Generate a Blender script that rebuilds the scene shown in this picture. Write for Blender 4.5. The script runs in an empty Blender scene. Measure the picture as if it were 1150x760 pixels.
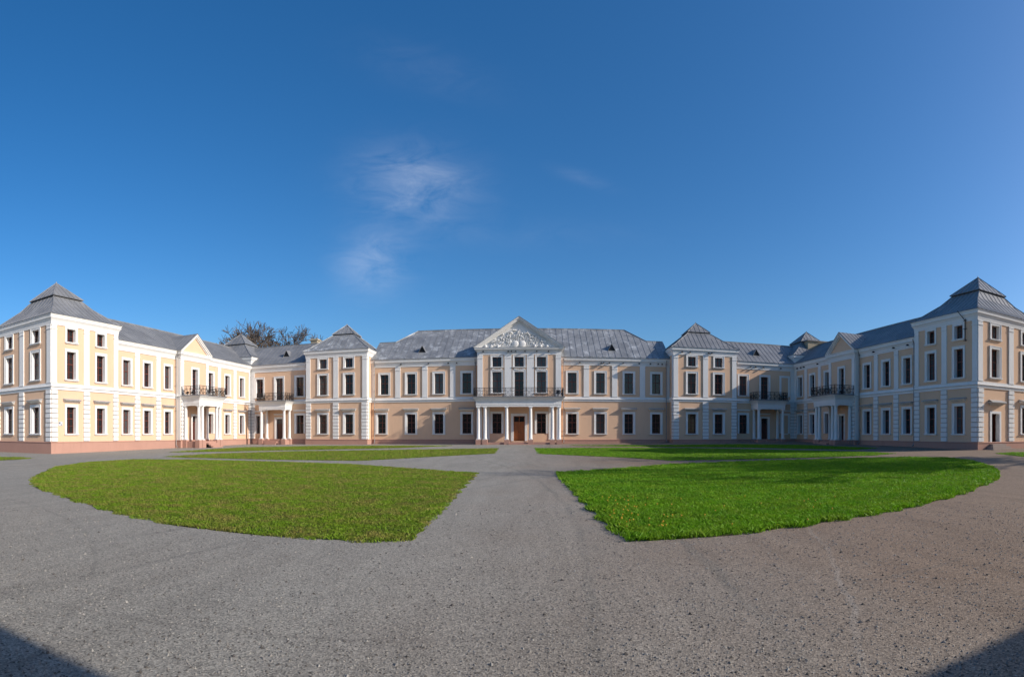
import bpy, math, random
import numpy as np
from mathutils import Vector
random.seed(7); RNG = np.random.default_rng(7)
S = bpy.context.scene
C = S.collection
E = 1.90            # eye level above the courtyard at the camera
CAMX = 1.80

# ------------------------------------------------------------------ helpers
def gz(x, y):
    return .010*min(max(y, -20), 80) + .0055*min(max(x, -60), 60)

class MB:
    """collects faces; build() links them as one mesh object"""
    def __init__(s): s.v = []; s.f = []; s.m = []; s.cur = 0
    def quad(s, *p):
        n = len(s.v); s.v += [tuple(q) for q in p]; s.f.append(tuple(range(n, n+len(p)))); s.m.append(s.cur)
    def box(s, x0, x1, y0, y1, z0, z1):
        if x1 < x0: x0, x1 = x1, x0
        if y1 < y0: y0, y1 = y1, y0
        n = len(s.v)
        s.v += [(x0,y0,z0),(x1,y0,z0),(x1,y1,z0),(x0,y1,z0),(x0,y0,z1),(x1,y0,z1),(x1,y1,z1),(x0,y1,z1)]
        for q in ((0,3,2,1),(4,5,6,7),(0,1,5,4),(1,2,6,5),(2,3,7,6),(3,0,4,7)):
            s.f.append(tuple(n+i for i in q)); s.m.append(s.cur)
    def fbox(s, F, s0, s1, o0, o1, z0, z1):
        """box in a wall frame: along s, outward o"""
        if s1 < s0: s0, s1 = s1, s0
        if o1 < o0: o0, o1 = o1, o0
        n = len(s.v)
        s.v += [F.P(s0,o1,z0),F.P(s1,o1,z0),F.P(s1,o0,z0),F.P(s0,o0,z0),F.P(s0,o1,z1),F.P(s1,o1,z1),F.P(s1,o0,z1),F.P(s0,o0,z1)]
        for q in ((0,3,2,1),(4,5,6,7),(0,1,5,4),(1,2,6,5),(2,3,7,6),(3,0,4,7)):
            s.f.append(tuple(n+i for i in q)); s.m.append(s.cur)
    def bar(s, a, b, w):
        """square bar between two points"""
        a = Vector(a); b = Vector(b); d = (b-a)
        if d.length < 1e-6: return
        d.normalize(); up = Vector((0,0,1)) if abs(d.z) < .9 else Vector((1,0,0))
        r = d.cross(up).normalized()*w/2; u = r.cross(d).normalized()*w/2
        n = len(s.v)
        for p in (a, b):
            for q in (-r-u, r-u, r+u, -r+u): s.v.append(tuple(p+q))
        for q in ((3,2,1,0),(4,5,6,7),(0,1,5,4),(1,2,6,5),(2,3,7,6),(3,0,4,7)):
            s.f.append(tuple(n+i for i in q)); s.m.append(s.cur)
    def lathe(s, cx, cy, prof, seg=20):
        n = len(s.v)
        for r, z in prof:
            for k in range(seg):
                a = 2*math.pi*k/seg; s.v.append((cx+r*math.cos(a), cy+r*math.sin(a), z))
        for i in range(len(prof)-1):
            for k in range(seg):
                k2 = (k+1) % seg
                s.f.append((n+i*seg+k, n+i*seg+k2, n+(i+1)*seg+k2, n+(i+1)*seg+k)); s.m.append(s.cur)
        s.f.append(tuple(n+k for k in reversed(range(seg)))); s.m.append(s.cur)
        s.f.append(tuple(n+(len(prof)-1)*seg+k for k in range(seg))); s.m.append(s.cur)
    def sweep(s, path, prof, closed=False):
        """profile [(out, z)] along a plan path; outward is to the right of travel"""
        P = [Vector((p[0], p[1])) for p in path]; N = len(P); offs = []
        def nrm(a, b):
            d = (b-a).normalized(); return Vector((d.y, -d.x))
        for i in range(N):
            if closed: n1 = nrm(P[i-1], P[i]); n2 = nrm(P[i], P[(i+1) % N])
            elif i == 0: n1 = n2 = nrm(P[0], P[1])
            elif i == N-1: n1 = n2 = nrm(P[-2], P[-1])
            else: n1 = nrm(P[i-1], P[i]); n2 = nrm(P[i], P[i+1])
            offs.append((n1+n2)/(1+n1.dot(n2)))
        n = len(s.v); M = len(prof)
        for i in range(N):
            for o, z in prof: s.v.append((P[i].x+offs[i].x*o, P[i].y+offs[i].y*o, z))
        for i in range(N if closed else N-1):
            j = (i+1) % N
            for k in range(M):
                k2 = (k+1) % M
                s.f.append((n+i*M+k, n+j*M+k, n+j*M+k2, n+i*M+k2)); s.m.append(s.cur)
        if not closed:
            s.f.append(tuple(n+k for k in reversed(range(M)))); s.m.append(s.cur)
            s.f.append(tuple(n+(N-1)*M+k for k in range(M))); s.m.append(s.cur)
    def roof(s, pts, spacing=.62, thick=.05, rib=.036, phase=0.):
        """a sheet-metal roof plane with standing seams running down the slope"""
        P = [Vector(p) for p in pts]
        nv = Vector((0,0,0))
        for i in range(len(P)):
            a = P[i]; b = P[(i+1) % len(P)]
            nv += Vector(((a.y-b.y)*(a.z+b.z), (a.z-b.z)*(a.x+b.x), (a.x-b.x)*(a.y+b.y)))
        nv.normalize()
        if nv.z < 0: P.reverse(); nv = -nv
        s.quad(*P); s.quad(*[p-nv*thick for p in reversed(P)])
        for i in range(len(P)):
            a = P[i]; b = P[(i+1) % len(P)]; s.quad(a, a-nv*thick, b-nv*thick, b)
        if nv.z > .999: return
        h = Vector((0,0,1)).cross(nv).normalized(); dn = nv.cross(h).normalized()
        o = P[0]; q = [((p-o).dot(h), (p-o).dot(dn)) for p in P]
        base = o.dot(h); lo = min(a for a, b in q); hi = max(a for a, b in q)
        k = math.ceil((lo+base-phase)/spacing)
        while k*spacing+phase-base < hi:
            t = k*spacing+phase-base; ys = []
            for i in range(len(q)):
                (a0, b0), (a1, b1) = q[i], q[(i+1) % len(q)]
                if (a0-t)*(a1-t) < 0: ys.append(b0+(b1-b0)*(t-a0)/(a1-a0))
            ys.sort()
            for i in range(0, len(ys)-1, 2):
                if ys[i+1]-ys[i] > .15:
                    A = o+h*t+dn*(ys[i]+.01)+nv*rib*.4; B = o+h*t+dn*(ys[i+1]-.01)+nv*rib*.4
                    s.bar(A, B, rib)
            k += 1
    def build(s, name, mats, parent=None, smooth=False, loc=(0,0,0), rz=0):
        me = bpy.data.meshes.new(name); me.from_pydata(s.v, [], s.f)
        if not isinstance(mats, (list, tuple)): mats = [mats]
        for m in mats: me.materials.append(m)
        if len(mats) > 1: me.polygons.foreach_set('material_index', s.m)
        if smooth: me.polygons.foreach_set('use_smooth', [True]*len(me.polygons))
        me.update()
        o = bpy.data.objects.new(name, me); C.objects.link(o); o.location = loc; o.rotation_euler = (0,0,rz)
        if parent: o.parent = parent
        return o

class Fr:
    """wall frame: origin in plan, direction d along the wall, outward normal n = right of d"""
    def __init__(s, ox, oy, dx, dy): s.o = (ox, oy); s.d = (dx, dy); s.n = (dy, -dx)
    def P(s, a, o, z): return (s.o[0]+s.d[0]*a+s.n[0]*o, s.o[1]+s.d[1]*a+s.n[1]*o, z)
    def rz(s): return math.atan2(s.d[1], s.d[0])

def tag(o, label=None, cat=None, group=None, kind=None):
    if label: o['label'] = label
    if cat: o['category'] = cat
    if group: o['group'] = group
    if kind: o['kind'] = kind
    return o
def empty(name, loc, rz=0):
    o = bpy.data.objects.new(name, None); C.objects.link(o); o.location = loc; o.rotation_euler = (0,0,rz); return o
def dup(o, parent, loc=None, rz=None):
    c = o.copy(); C.objects.link(c); c.parent = parent
    if loc is not None: c.location = loc
    if rz is not None: c.rotation_euler = (0,0,rz)
    for ch in list(KIDS.get(o, [])): dup(ch, c)
    return c
KIDS = {}
def kid(parent, o): KIDS.setdefault(parent, []).append(o); return o

# ------------------------------------------------------------------ materials
def mat(name):
    m = bpy.data.materials.new(name); m.use_nodes = True
    nt = m.node_tree; b = nt.nodes['Principled BSDF']
    return m, nt, b
def N(nt, t, **kw):
    n = nt.nodes.new(t)
    for k, v in kw.items():
        if k in n.inputs: n.inputs[k].default_value = v
        else: setattr(n, k, v)
    return n
def ramp(nt, fac, stops):
    r = nt.nodes.new('ShaderNodeValToRGB'); e = r.color_ramp.elements
    e[0].position = stops[0][0]; e[0].color = (*stops[0][1], 1)
    e[1].position = stops[-1][0]; e[1].color = (*stops[-1][1], 1)
    for p, c in stops[1:-1]:
        x = e.new(p); x.color = (*c, 1)
    nt.links.new(fac, r.inputs['Fac']); return r.outputs['Color']
def geo(nt): return nt.nodes.new('ShaderNodeNewGeometry').outputs['Position']
def noise(nt, vec, scale, detail=4, rough=.6, stretch=None):
    if stretch:
        mp = nt.nodes.new('ShaderNodeMapping'); mp.inputs['Scale'].default_value = stretch
        nt.links.new(vec, mp.inputs['Vector']); vec = mp.outputs[0]
    n = N(nt, 'ShaderNodeTexNoise', Scale=scale, Detail=detail, Roughness=rough)
    nt.links.new(vec, n.inputs['Vector']); return n.outputs['Fac']
def mix(nt, fac, a, b, mode='MIX'):
    m = nt.nodes.new('ShaderNodeMix'); m.data_type = 'RGBA'; m.blend_type = mode
    for s, v in ((0, fac), (6, a), (7, b)):
        if isinstance(v, (int, float)): m.inputs[s].default_value = v
        elif isinstance(v, tuple): m.inputs[s].default_value = (*v, 1)
        else: nt.links.new(v, m.inputs[s])
    return m.outputs[2]
def bump(nt, b, h, strength, dist):
    k = N(nt, 'ShaderNodeBump', Strength=strength, Distance=dist)
    nt.links.new(h, k.inputs['Height']); nt.links.new(k.outputs[0], b.inputs['Normal'])

def plaster(name, col, dirt, amt=.5, rough=.9):
    m, nt, b = mat(name); g = geo(nt)
    n1 = noise(nt, g, .35, 5); n2 = noise(nt, g, 1.6, 6, .75, (1,1,.14)); n3 = noise(nt, g, 9, 5)
    c = mix(nt, ramp(nt, n1, [(.35,(0,0,0)),(.7,(amt*.6,)*3)]), col, dirt)
    c = mix(nt, ramp(nt, n2, [(.55,(0,0,0)),(.75,(amt,)*3)]), c, dirt)
    c = mix(nt, ramp(nt, n3, [(.3,(.0,)*3),(.8,(amt*.35,)*3)]), c, dirt)
    nt.links.new(c, b.inputs['Base Color']); b.inputs['Roughness'].default_value = rough
    b.inputs['Specular IOR Level'].default_value = .2
    bump(nt, b, noise(nt, g, 60, 4), .35, .01)
    return m
M = {}
M['wall'] = plaster('peach_plaster', (.715,.48,.32), (.57,.385,.27), .5)
M['white'] = plaster('white_plaster', (.775,.765,.745), (.58,.555,.52), .5)
M['plinth'] = plaster('pink_plinth', (.46,.265,.205), (.33,.19,.15), .7)
M['joint'] = plaster('shaded_joint', (.47,.455,.435), (.35,.34,.33), .5)  # darker grey painted in as the shade of the quoin grooves
M['beige'] = plaster('beige_brick', (.45,.38,.27), (.30,.24,.17), .8)
M['stone'] = plaster('step_stone', (.36,.29,.25), (.25,.2,.17), .7)

def roof_mat(name, base, dark, pale, patch):
    m, nt, b = mat(name); g = geo(nt)
    n1 = noise(nt, g, .6, 6, .7); n2 = noise(nt, g, .9, 8, .8, (1,1,.5)); n3 = noise(nt, g, 7, 3)
    c = mix(nt, ramp(nt, n1, [(.35,(0,0,0)),(.65,(1,1,1))]), base, dark)
    c = mix(nt, ramp(nt, n2, [(.62-patch*.10,(0,0,0)),(.70-patch*.06,(.8*patch,)*3)]), c, pale)
    # sheets between the seams vary a little in tone
    v = N(nt, 'ShaderNodeTexVoronoi', Scale=.7); v.feature = 'F1'; nt.links.new(g, v.inputs['Vector'])
    bw = nt.nodes.new('ShaderNodeRGBToBW'); nt.links.new(v.outputs['Color'], bw.inputs[0]); c = mix(nt, .18, c, bw.outputs[0], 'SOFT_LIGHT')
    nt.links.new(c, b.inputs['Base Color'])
    b.inputs['Metallic'].default_value = .12
    nt.links.new(ramp(nt, n3, [(.3,(.42,)*3),(.7,(.62,)*3)]), b.inputs['Roughness'])
    bump(nt, b, noise(nt, g, 3, 3), .25, .03)
    return m
M['roof'] = roof_mat('zinc_roof', (.225,.227,.232), (.17,.174,.182), (.34,.345,.35), .3)
M['roof_old'] = roof_mat('weathered_zinc_roof', (.25,.256,.262), (.175,.182,.192), (.55,.57,.58), 1.)

def simple(name, col, rough=.6, metal=0., spec=.5):
    m, nt, b = mat(name); g = geo(nt)
    n = noise(nt, g, 8, 5)
    c = mix(nt, ramp(nt, n, [(.3,(0,0,0)),(.75,(1,1,1))]), col, tuple(x*.65 for x in col))
    nt.links.new(c, b.inputs['Base Color']); b.inputs['Roughness'].default_value = rough
    b.inputs['Metallic'].default_value = metal; b.inputs['Specular IOR Level'].default_value = spec
    return m
M['wood'] = simple('red_brown_timber', (.16,.036,.02), .5)
M['door'] = simple('orange_brown_door', (.44,.13,.028), .45)
M['darkdoor'] = simple('dark_brown_door', (.10,.028,.017), .45)
M['iron'] = simple('wrought_iron', (.022,.021,.022), .55, .3)
M['pipe'] = simple('zinc_pipe', (.34,.33,.33), .5, .3)
M['slab'] = simple('grey_slab_edge', (.20,.20,.21), .6)
M['hood'] = simple('grey_hood_sheet', (.42,.42,.42), .6)
M['lamp'] = simple('dark_lamp_housing', (.02,.02,.022), .5)
M['plaque'] = simple('plaque_face', (.62,.66,.70), .4)
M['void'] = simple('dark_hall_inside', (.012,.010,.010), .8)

m, nt, b = mat('window_glass'); M['glass'] = m
oi = nt.nodes.new('ShaderNodeObjectInfo'); tc = nt.nodes.new('ShaderNodeTexCoord')
w = N(nt, 'ShaderNodeTexWave', Scale=4.2, Distortion=2.0, Detail=2.0); nt.links.new(tc.outputs['Object'], w.inputs['Vector'])
cur = ramp(nt, w.outputs['Fac'], [(.2,(.035,.037,.04)),(.8,(.115,.115,.115))])
sel = ramp(nt, oi.outputs['Random'], [(.0,(.0,.0,.0)),(.55,(.0,.0,.0)),(.72,(.55,)*3),(1,(.9,)*3)])
nt.links.new(mix(nt, sel, (.010,.010,.012), cur), b.inputs['Base Color'])
b.inputs['Roughness'].default_value = .06; b.inputs['IOR'].default_value = 1.5
bump(nt, b, noise(nt, tc.outputs['Object'], 1.6, 2), .10, .05)

def ground_mat():
    m, nt, b = mat('gravel'); g = geo(nt)
    big = noise(nt, g, .10, 4); mid = noise(nt, g, .8, 6, .7); fin = noise(nt, g, 40, 5, .85)
    c = mix(nt, ramp(nt, big, [(.35,(0,0,0)),(.65,(1,1,1))]), (.278,.264,.232), (.30,.275,.236))
    c = mix(nt, ramp(nt, mid, [(.4,(0,0,0)),(.75,(.4,)*3)]), c, (.205,.195,.172))
    sx = nt.nodes.new('ShaderNodeSeparateXYZ'); nt.links.new(g, sx.inputs[0])
    def MM(op, a, b2=None):
        n = nt.nodes.new('ShaderNodeMath'); n.operation = op
        for i, v_ in enumerate((a, b2)):
            if v_ is None: continue
            if isinstance(v_, (int, float)): n.inputs[i].default_value = v_
            else: nt.links.new(v_, n.inputs[i])
        return n.outputs[0]
    wob = MM('MULTIPLY', MM('SUBTRACT', noise(nt, g, .5, 3), .5), .5)
    def track(cx, cy, r, w, c, amt, col):       # a faint wheel track, part of a wide circle
        X = MM('SUBTRACT', sx.outputs[0], cx); Y = MM('SUBTRACT', sx.outputs[1], cy)
        d = MM('ABSOLUTE', MM('SUBTRACT', MM('ADD', MM('SQRT', MM('ADD', MM('MULTIPLY', X, X), MM('MULTIPLY', Y, Y))), wob), r))
        f = MM('MULTIPLY', ramp(nt, MM('DIVIDE', d, w), [(.4,(amt,)*3),(1.,(0,)*3)]), ramp(nt, noise(nt, g, .35, 3), [(.35,(.2,)*3),(.6,(1,)*3)]))
        return mix(nt, f, c, col)
    # gravel colour turns browner towards the right
    c = mix(nt, MM('MULTIPLY', ramp(nt, MM('ADD', MM('MULTIPLY', sx.outputs[0], .085), MM('MULTIPLY', noise(nt, g, .3, 4), .5)), [(.25,(0,)*3),(.85,(1,)*3)]), .85), c, (.215,.152,.108))
    for a in ((-40,28,50.6,.05,.32,(.36,.34,.31)),(-12,-3,11.6,.06,.45,(.16,.15,.135)),(30,2,33.5,.09,.45,(.17,.16,.145)),(30,2,35.1,.09,.4,(.17,.16,.145)),(8,-30,35.4,.06,.4,(.15,.135,.12)),(-60,10,62.6,.10,.55,(.17,.16,.14)),(-60,10,64.2,.10,.5,(.17,.16,.14))):
        c = track(a[0], a[1], a[2], a[3], c, a[4], a[5])
    v = N(nt, 'ShaderNodeTexVoronoi', Scale=62.); nt.links.new(g, v.inputs['Vector'])
    bw = nt.nodes.new('ShaderNodeRGBToBW'); nt.links.new(v.outputs['Color'], bw.inputs[0])
    c = mix(nt, .5, c, ramp(nt, bw.outputs[0], [(.15,(.04,.038,.035)),(.34,(.40,.39,.38)),(.62,(.56,.55,.53)),(.85,(.97,.95,.90))]), 'OVERLAY')
    def dots(scale, th, r, col, c):
        v2 = N(nt, 'ShaderNodeTexVoronoi', Scale=scale); nt.links.new(g, v2.inputs['Vector'])
        bw2 = nt.nodes.new('ShaderNodeRGBToBW'); nt.links.new(v2.outputs['Color'], bw2.inputs[0])
        spot = N(nt, 'ShaderNodeMath', operation='MULTIPLY')
        nt.links.new(ramp(nt, bw2.outputs[0], [(th,(1,)*3),(th+.03,(0,)*3)]), spot.inputs[0])
        nt.links.new(ramp(nt, v2.outputs['Distance'], [(r,(1,)*3),(r+.12,(0,)*3)]), spot.inputs[1])
        return mix(nt, spot.outputs[0], c, col)
    c = dots(31., .22, .22, (.06,.055,.05), c); c = dots(27., .14, .15, (.42,.40,.36), c); c = dots(11., .12, .10, (.05,.045,.04), c)
    c = mix(nt, .32, c, ramp(nt, fin, [(.25,(.2,)*3),(.75,(.8,)*3)]), 'OVERLAY')
    # faint wheel tracks and sweeps across the courtyard
    wv = N(nt, 'ShaderNodeTexNoise', Scale=.25, Detail=6., Roughness=.65, Distortion=1.6)
    mp = nt.nodes.new('ShaderNodeMapping'); mp.inputs['Scale'].default_value = (3.2,.35,1); mp.inputs['Rotation'].default_value = (0,0,.5); nt.links.new(g, mp.inputs[0]); nt.links.new(mp.outputs[0], wv.inputs['Vector'])
    c = mix(nt, .5, c, ramp(nt, wv.outputs['Fac'], [(.3,(.36,.355,.35)),(.5,(.5,)*3),(.7,(.60,.60,.59))]), 'OVERLAY')
    nt.links.new(c, b.inputs['Base Color']); b.inputs['Roughness'].default_value = .95
    b.inputs['Specular IOR Level'].default_value = .15
    add = N(nt, 'ShaderNodeMath', operation='ADD'); nt.links.new(fin, add.inputs[0]); nt.links.new(v.outputs['Distance'], add.inputs[1])
    bump(nt, b, add.outputs[0], .55, .007)
    return m
M['gravel'] = ground_mat()
M['soil'] = simple('turf_soil', (.075,.085,.022), .95, 0, .1)

def grass_mat(name, a, bcol, dry, dryamt):
    m, nt, b = mat(name); g = geo(nt)
    n1 = noise(nt, g, .7, 4); n2 = noise(nt, g, 1.5, 7, .8); n3 = noise(nt, g, 55, 2)
    c = mix(nt, ramp(nt, n1, [(.35,(0,0,0)),(.65,(1,1,1))]), a, bcol)
    c = mix(nt, ramp(nt, n2, [(.44,(0,0,0)),(.62,(dryamt,)*3)]), c, dry)
    c = mix(nt, ramp(nt, n3, [(.55,(0,0,0)),(.75,(dryamt*.8,)*3)]), c, dry)
    c = mix(nt, .8, c, ramp(nt, noise(nt, g, 21, 3, .7), [(.32,(.1,.1,.1)),(.5,(.5,.5,.5)),(.7,(.8,.8,.75))]), 'OVERLAY')
    nt.links.new(c, b.inputs['Base Color']); b.inputs['Roughness'].default_value = .6
    b.inputs['Specular IOR Level'].default_value = .25
    tr = nt.nodes.new('ShaderNodeBsdfTranslucent'); nt.links.new(c, tr.inputs['Color'])
    ms = nt.nodes.new('ShaderNodeMixShader'); ms.inputs[0].default_value = .35
    out = nt.nodes['Material Output']
    nt.links.new(b.outputs[0], ms.inputs[1]); nt.links.new(tr.outputs[0], ms.inputs[2]); nt.links.new(ms.outputs[0], out.inputs[0])
    return m
M['grass_dry'] = grass_mat('short_dry_grass', (.20,.33,.016), (.15,.275,.013), (.35,.25,.09), .68)
M['grass'] = grass_mat('lush_grass', (.17,.38,.012), (.11,.29,.010), (.28,.34,.03), .45)
M['bark'] = simple('tree_bark', (.135,.105,.082), .9, 0, .2)

# ------------------------------------------------------------------ ground
mb = MB()
xs = [-3000,-400,-60,-45,-30,-15,0,15,30,45,60,400,3000]; ys = [-3000,-400,-20,-10,0,10,20,30,40,50,60,70,80,400,3000]
for i in range(len(xs)-1):
    for j in range(len(ys)-1):
        mb.quad(*[(x, y, gz(x,y)) for x, y in ((xs[i],ys[j]),(xs[i+1],ys[j]),(xs[i+1],ys[j+1]),(xs[i],ys[j+1]))])
tag(mb.build('courtyard_ground', M['gravel']), kind='structure')

# ------------------------------------------------------------------ the palace
palace = empty('palace', (0, 64, gz(0,64)))
tag(palace, 'peach and white two-storey palace with grey metal roofs wrapped round the gravel courtyard', 'palace')
root = empty('tmp', (0,0,0)); bpy.data.objects.remove(root)
PI_OFF = Vector((0, 64, gz(0,64)))
def part(mb, name, mats, parent=None, smooth=False):
    """a part of the palace whose mesh is written in world coordinates"""
    o = mb.build(name, mats, parent or palace, smooth)
    if parent is None: o.location = -PI_OFF
    return o

Z_P, Z_1B, Z_1T, Z_B, Z_2B, Z_2T, Z_C = 1.16, 1.90, 4.28, 6.02, 6.79, 9.27, 11.09
Z_TC = 12.40
W = 1.09; REV = .40

# ---- windows, built once in local coordinates: x along the wall, -y outward, z = 0 at the bottom of the opening
def window_proto(h, w=W, rows=(.5,), hood=False, sill=True, cas=.24, door=None, top_hood=False):
    f = MB(); d = REV-.07
    fw = .055
    f.box(-w/2, -w/2+fw, d, REV+.02, 0, h); f.box(w/2-fw, w/2, d, REV+.02, 0, h)
    f.box(-w/2+fw, w/2-fw, d, REV+.02, 0, fw); f.box(-w/2+fw, w/2-fw, d, REV+.02, h-fw, h)
    f.box(-.032, .032, d-.012, REV+.01, fw, h-fw)
    for r in rows: f.box(-w/2+fw, w/2-fw, d-.022, REV+.012, h*r-.035, h*r+.035)
    # thin glazing bars
    zz = [0]+[h*r for r in rows]+[h]
    for a, b2 in zip(zz[:-1], zz[1:]):
        if b2-a > .7: f.box(-w/2+fw, w/2-fw, d+.02, REV+.014, (a+b2)/2-.014, (a+b2)/2+.014)
    fo = f.build('window', M['wood'], palace)
    p = MB(); p.box(-w/2+.03, w/2-.03, REV-.02, REV+.0, .03, h-.03)
    kid(fo, p.build('pane', M['glass'], fo))
    c = MB()
    # reveal (splayed a little) and flat casing
    for sx in (-1, 1):
        c.box(sx*w/2, sx*(w/2+cas), -.055, .0, -.02, h+cas)
        c.box(sx*w/2, sx*(w/2+.02), 0, REV+.03, 0, h)
        c.box(sx*(w/2+cas-.05), sx*(w/2+cas+.012), -.085, -.055, -.02, h+cas+.012)
    c.box(-w/2, w/2, -.055, .0, h, h+cas); c.box(-w/2, w/2, 0, REV+.03, h, h+.02); c.box(-w/2, w/2, .0, REV+.03, -.02, 0)
    c.box(-w/2-cas+.05, w/2+cas-.05, -.085, -.055, h+cas-.05, h+cas+.012)
    kid(fo, c.build('casing', M['white'], fo))
    if sill:
        s = MB(); s.box(-w/2-cas-.06, w/2+cas+.06, -.17, .0, -.10, -.022); s.box(-w/2-cas, w/2+cas, -.10, 0, -.17, -.10)
        kid(fo, s.build('sill', M['white'], fo))
    if hood:
        k = MB(); z0 = h+.62-.14
        hw = w/2+cas+.16
        k.v += [(-hw+.12,-.0,z0-.10),(hw-.12,-.0,z0-.10),(hw,-.38,z0+.10),(-hw,-.38,z0+.10),(-hw,0,z0+.10),(hw,0,z0+.10)]
        n = len(k.v)-6
        for q in ((0,3,2,1),(0,4,3),(1,2,5),(0,1,5,4)): k.f.append(tuple(n+i for i in q)); k.m.append(0)
        k.cur = 1; k.box(-hw-.03, hw+.03, -.42, 0, z0+.102, z0+.16)
        k.quad((-hw-.03,-.42,z0+.162),(hw+.03,-.42,z0+.162),(hw+.03,0,z0+.26),(-hw-.03,0,z0+.26))
        k.quad((-hw-.03,-.42,z0+.162),(-hw-.03,0,z0+.26),(-hw-.03,0,z0+.162)); k.quad((hw+.03,-.42,z0+.162),(hw+.03,0,z0+.162),(hw+.03,0,z0+.26))
        kid(fo, k.build('hood', [M['white'], M['hood']], fo))
    return fo
PROTO = {}
def place_window(kind, F, s, z):
    x, y, _ = F.P(s, 0, z); loc = Vector((x, y, z))-PI_OFF
    if kind not in PROTO:
        a = dict(low=dict(h=Z_1T-Z_1B, rows=(.56,), hood=True), lowp=dict(h=Z_1T-Z_1B, rows=(.56,), sill=False),
                 up=dict(h=Z_2T-Z_2B, rows=(.56,)), attic=dict(h=1.17, w=1.03, rows=(), cas=.22),
                 pav=dict(h=Z_2T-Z_2B, w=1.1, rows=(.56,), cas=.2), pavattic=dict(h=1.17, w=1.1, rows=(), cas=.2),
                 french=dict(h=Z_2T-6.22, rows=(.28,.66), sill=False))[kind]
        o = window_proto(**a); o.location = loc; o.rotation_euler = (0,0,F.rz()); PROTO[kind] = o; return o
    return dup(PROTO[kind], palace, loc, F.rz())

def door(F, s, z0, w, h, mt='darkdoor', cas=.24, open_leaf=False, hood=False):
    """two-leaf panelled door with transom, casing and handle"""
    x, y, _ = F.P(s, 0, z0); loc = Vector((x, y, z0))-PI_OFF
    d = MB(); dd = REV-.04
    if not open_leaf:
        th = h*.74
        d.box(-w/2, -.008, dd, REV+.03, 0, th); d.box(.008, w/2, dd, REV+.03, 0, th)
        for sx in (-1, 1):
            a, b2 = sorted((sx*.09, sx*(w/2-.09)))
            for z1, z2 in ((.12, th*.34), (th*.4, th*.66), (th*.71, th-.1)):
                d.box(a, b2, dd-.03, dd, z1, z1+.05); d.box(a, b2, dd-.03, dd, z2-.05, z2)
                d.box(a, a+.05, dd-.03, dd, z1+.05, z2-.05); d.box(b2-.05, b2, dd-.03, dd, z1+.05, z2-.05)
        d.box(-w/2, w/2, dd-.03, REV+.03, th, th+.09)
        d.box(-w/2, -w/2+.08, dd, REV+.03, th+.09, h); d.box(w/2-.08, w/2, dd, REV+.03, th+.09, h)
        d.box(-w/2+.08, w/2-.08, dd, REV+.03, h-.07, h); d.box(-.03, .03, dd, REV+.03, th+.09, h-.07)
        o = d.build('door', M[mt], palace, False, loc, F.rz())
        p = MB(); p.box(-w/2+.04, w/2-.04, REV+.0, REV+.025, th+.05, h-.03); p.build('pane', M['glass'], o)
    else:
        # left leaf shut, right leaf swung in: dark hall behind
        d.box(-w/2, 0, dd, REV+.03, 0, h-.15)
        for z1, z2 in ((.12, .8), (.95, h-.3)):
            d.box(-w/2+.07, -.07, dd-.03, dd, z1, z1+.05); d.box(-w/2+.07, -.07, dd-.03, dd, z2-.05, z2)
            d.box(-w/2+.07, -w/2+.12, dd-.03, dd, z1+.05, z2-.05); d.box(-.12, -.07, dd-.03, dd, z1+.05, z2-.05)
        d.box(w/2-.06, w/2-.01, REV, REV+.65, 0, h-.15)
        d.box(-w/2, w/2, dd, REV+.03, h-.12, h)
        o = d.build('door', M[mt], palace, False, loc, F.rz())
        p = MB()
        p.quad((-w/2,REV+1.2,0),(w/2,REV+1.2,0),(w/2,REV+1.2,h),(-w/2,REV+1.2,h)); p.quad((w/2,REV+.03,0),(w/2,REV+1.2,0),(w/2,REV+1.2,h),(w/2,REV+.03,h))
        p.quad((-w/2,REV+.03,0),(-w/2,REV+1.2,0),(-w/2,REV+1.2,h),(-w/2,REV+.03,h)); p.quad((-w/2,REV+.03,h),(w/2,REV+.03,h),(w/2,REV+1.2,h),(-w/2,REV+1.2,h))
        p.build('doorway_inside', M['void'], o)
    hb = MB(); hb.box(-.05, -.025, dd-.08, dd, h*.33, h*.33+.16); hb.box(-.055, -.02, dd-.09, dd-.075, h*.33+.02, h*.33+.14); hb.build('handle', M['iron'], o)
    c = MB()
    for sx in (-1, 1):
        c.box(sx*w/2, sx*(w/2+cas), -.06, .0, 0, h+cas); c.box(sx*w/2, sx*(w/2+.02), 0, REV+.03, 0, h)
    c.box(-w/2, w/2, -.06, .0, h, h+cas); c.box(-w/2, w/2, 0, REV+.03, h, h+.02)
    c.build('casing', M['white'], o)
    if hood:
        k = MB(); k.box(-w/2-cas-.25, w/2+cas+.25, -.5, 0, h+.95, h+1.03)
        k.quad((-w/2-cas-.25,-.5,h+1.031),(w/2+cas+.25,-.5,h+1.031),(w/2+cas+.1,0,h+1.2),(-w/2-cas-.1,0,h+1.2))
        k.quad((-w/2-cas-.25,-.5,h+.949),(-w/2-cas-.05,0,h+.70),(w/2+cas+.05,0,h+.70),(w/2+cas+.25,-.5,h+.949))
        k.quad((-w/2-cas-.25,-.5,h+.949),(-w/2-cas-.25,0,h+.949),(-w/2-cas-.05,0,h+.70)); k.quad((w/2+cas+.25,-.5,h+.949),(w/2+cas+.05,0,h+.70),(w/2+cas+.25,0,h+.949))
        k.build('hood', M['hood'], o)
    return o

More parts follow.
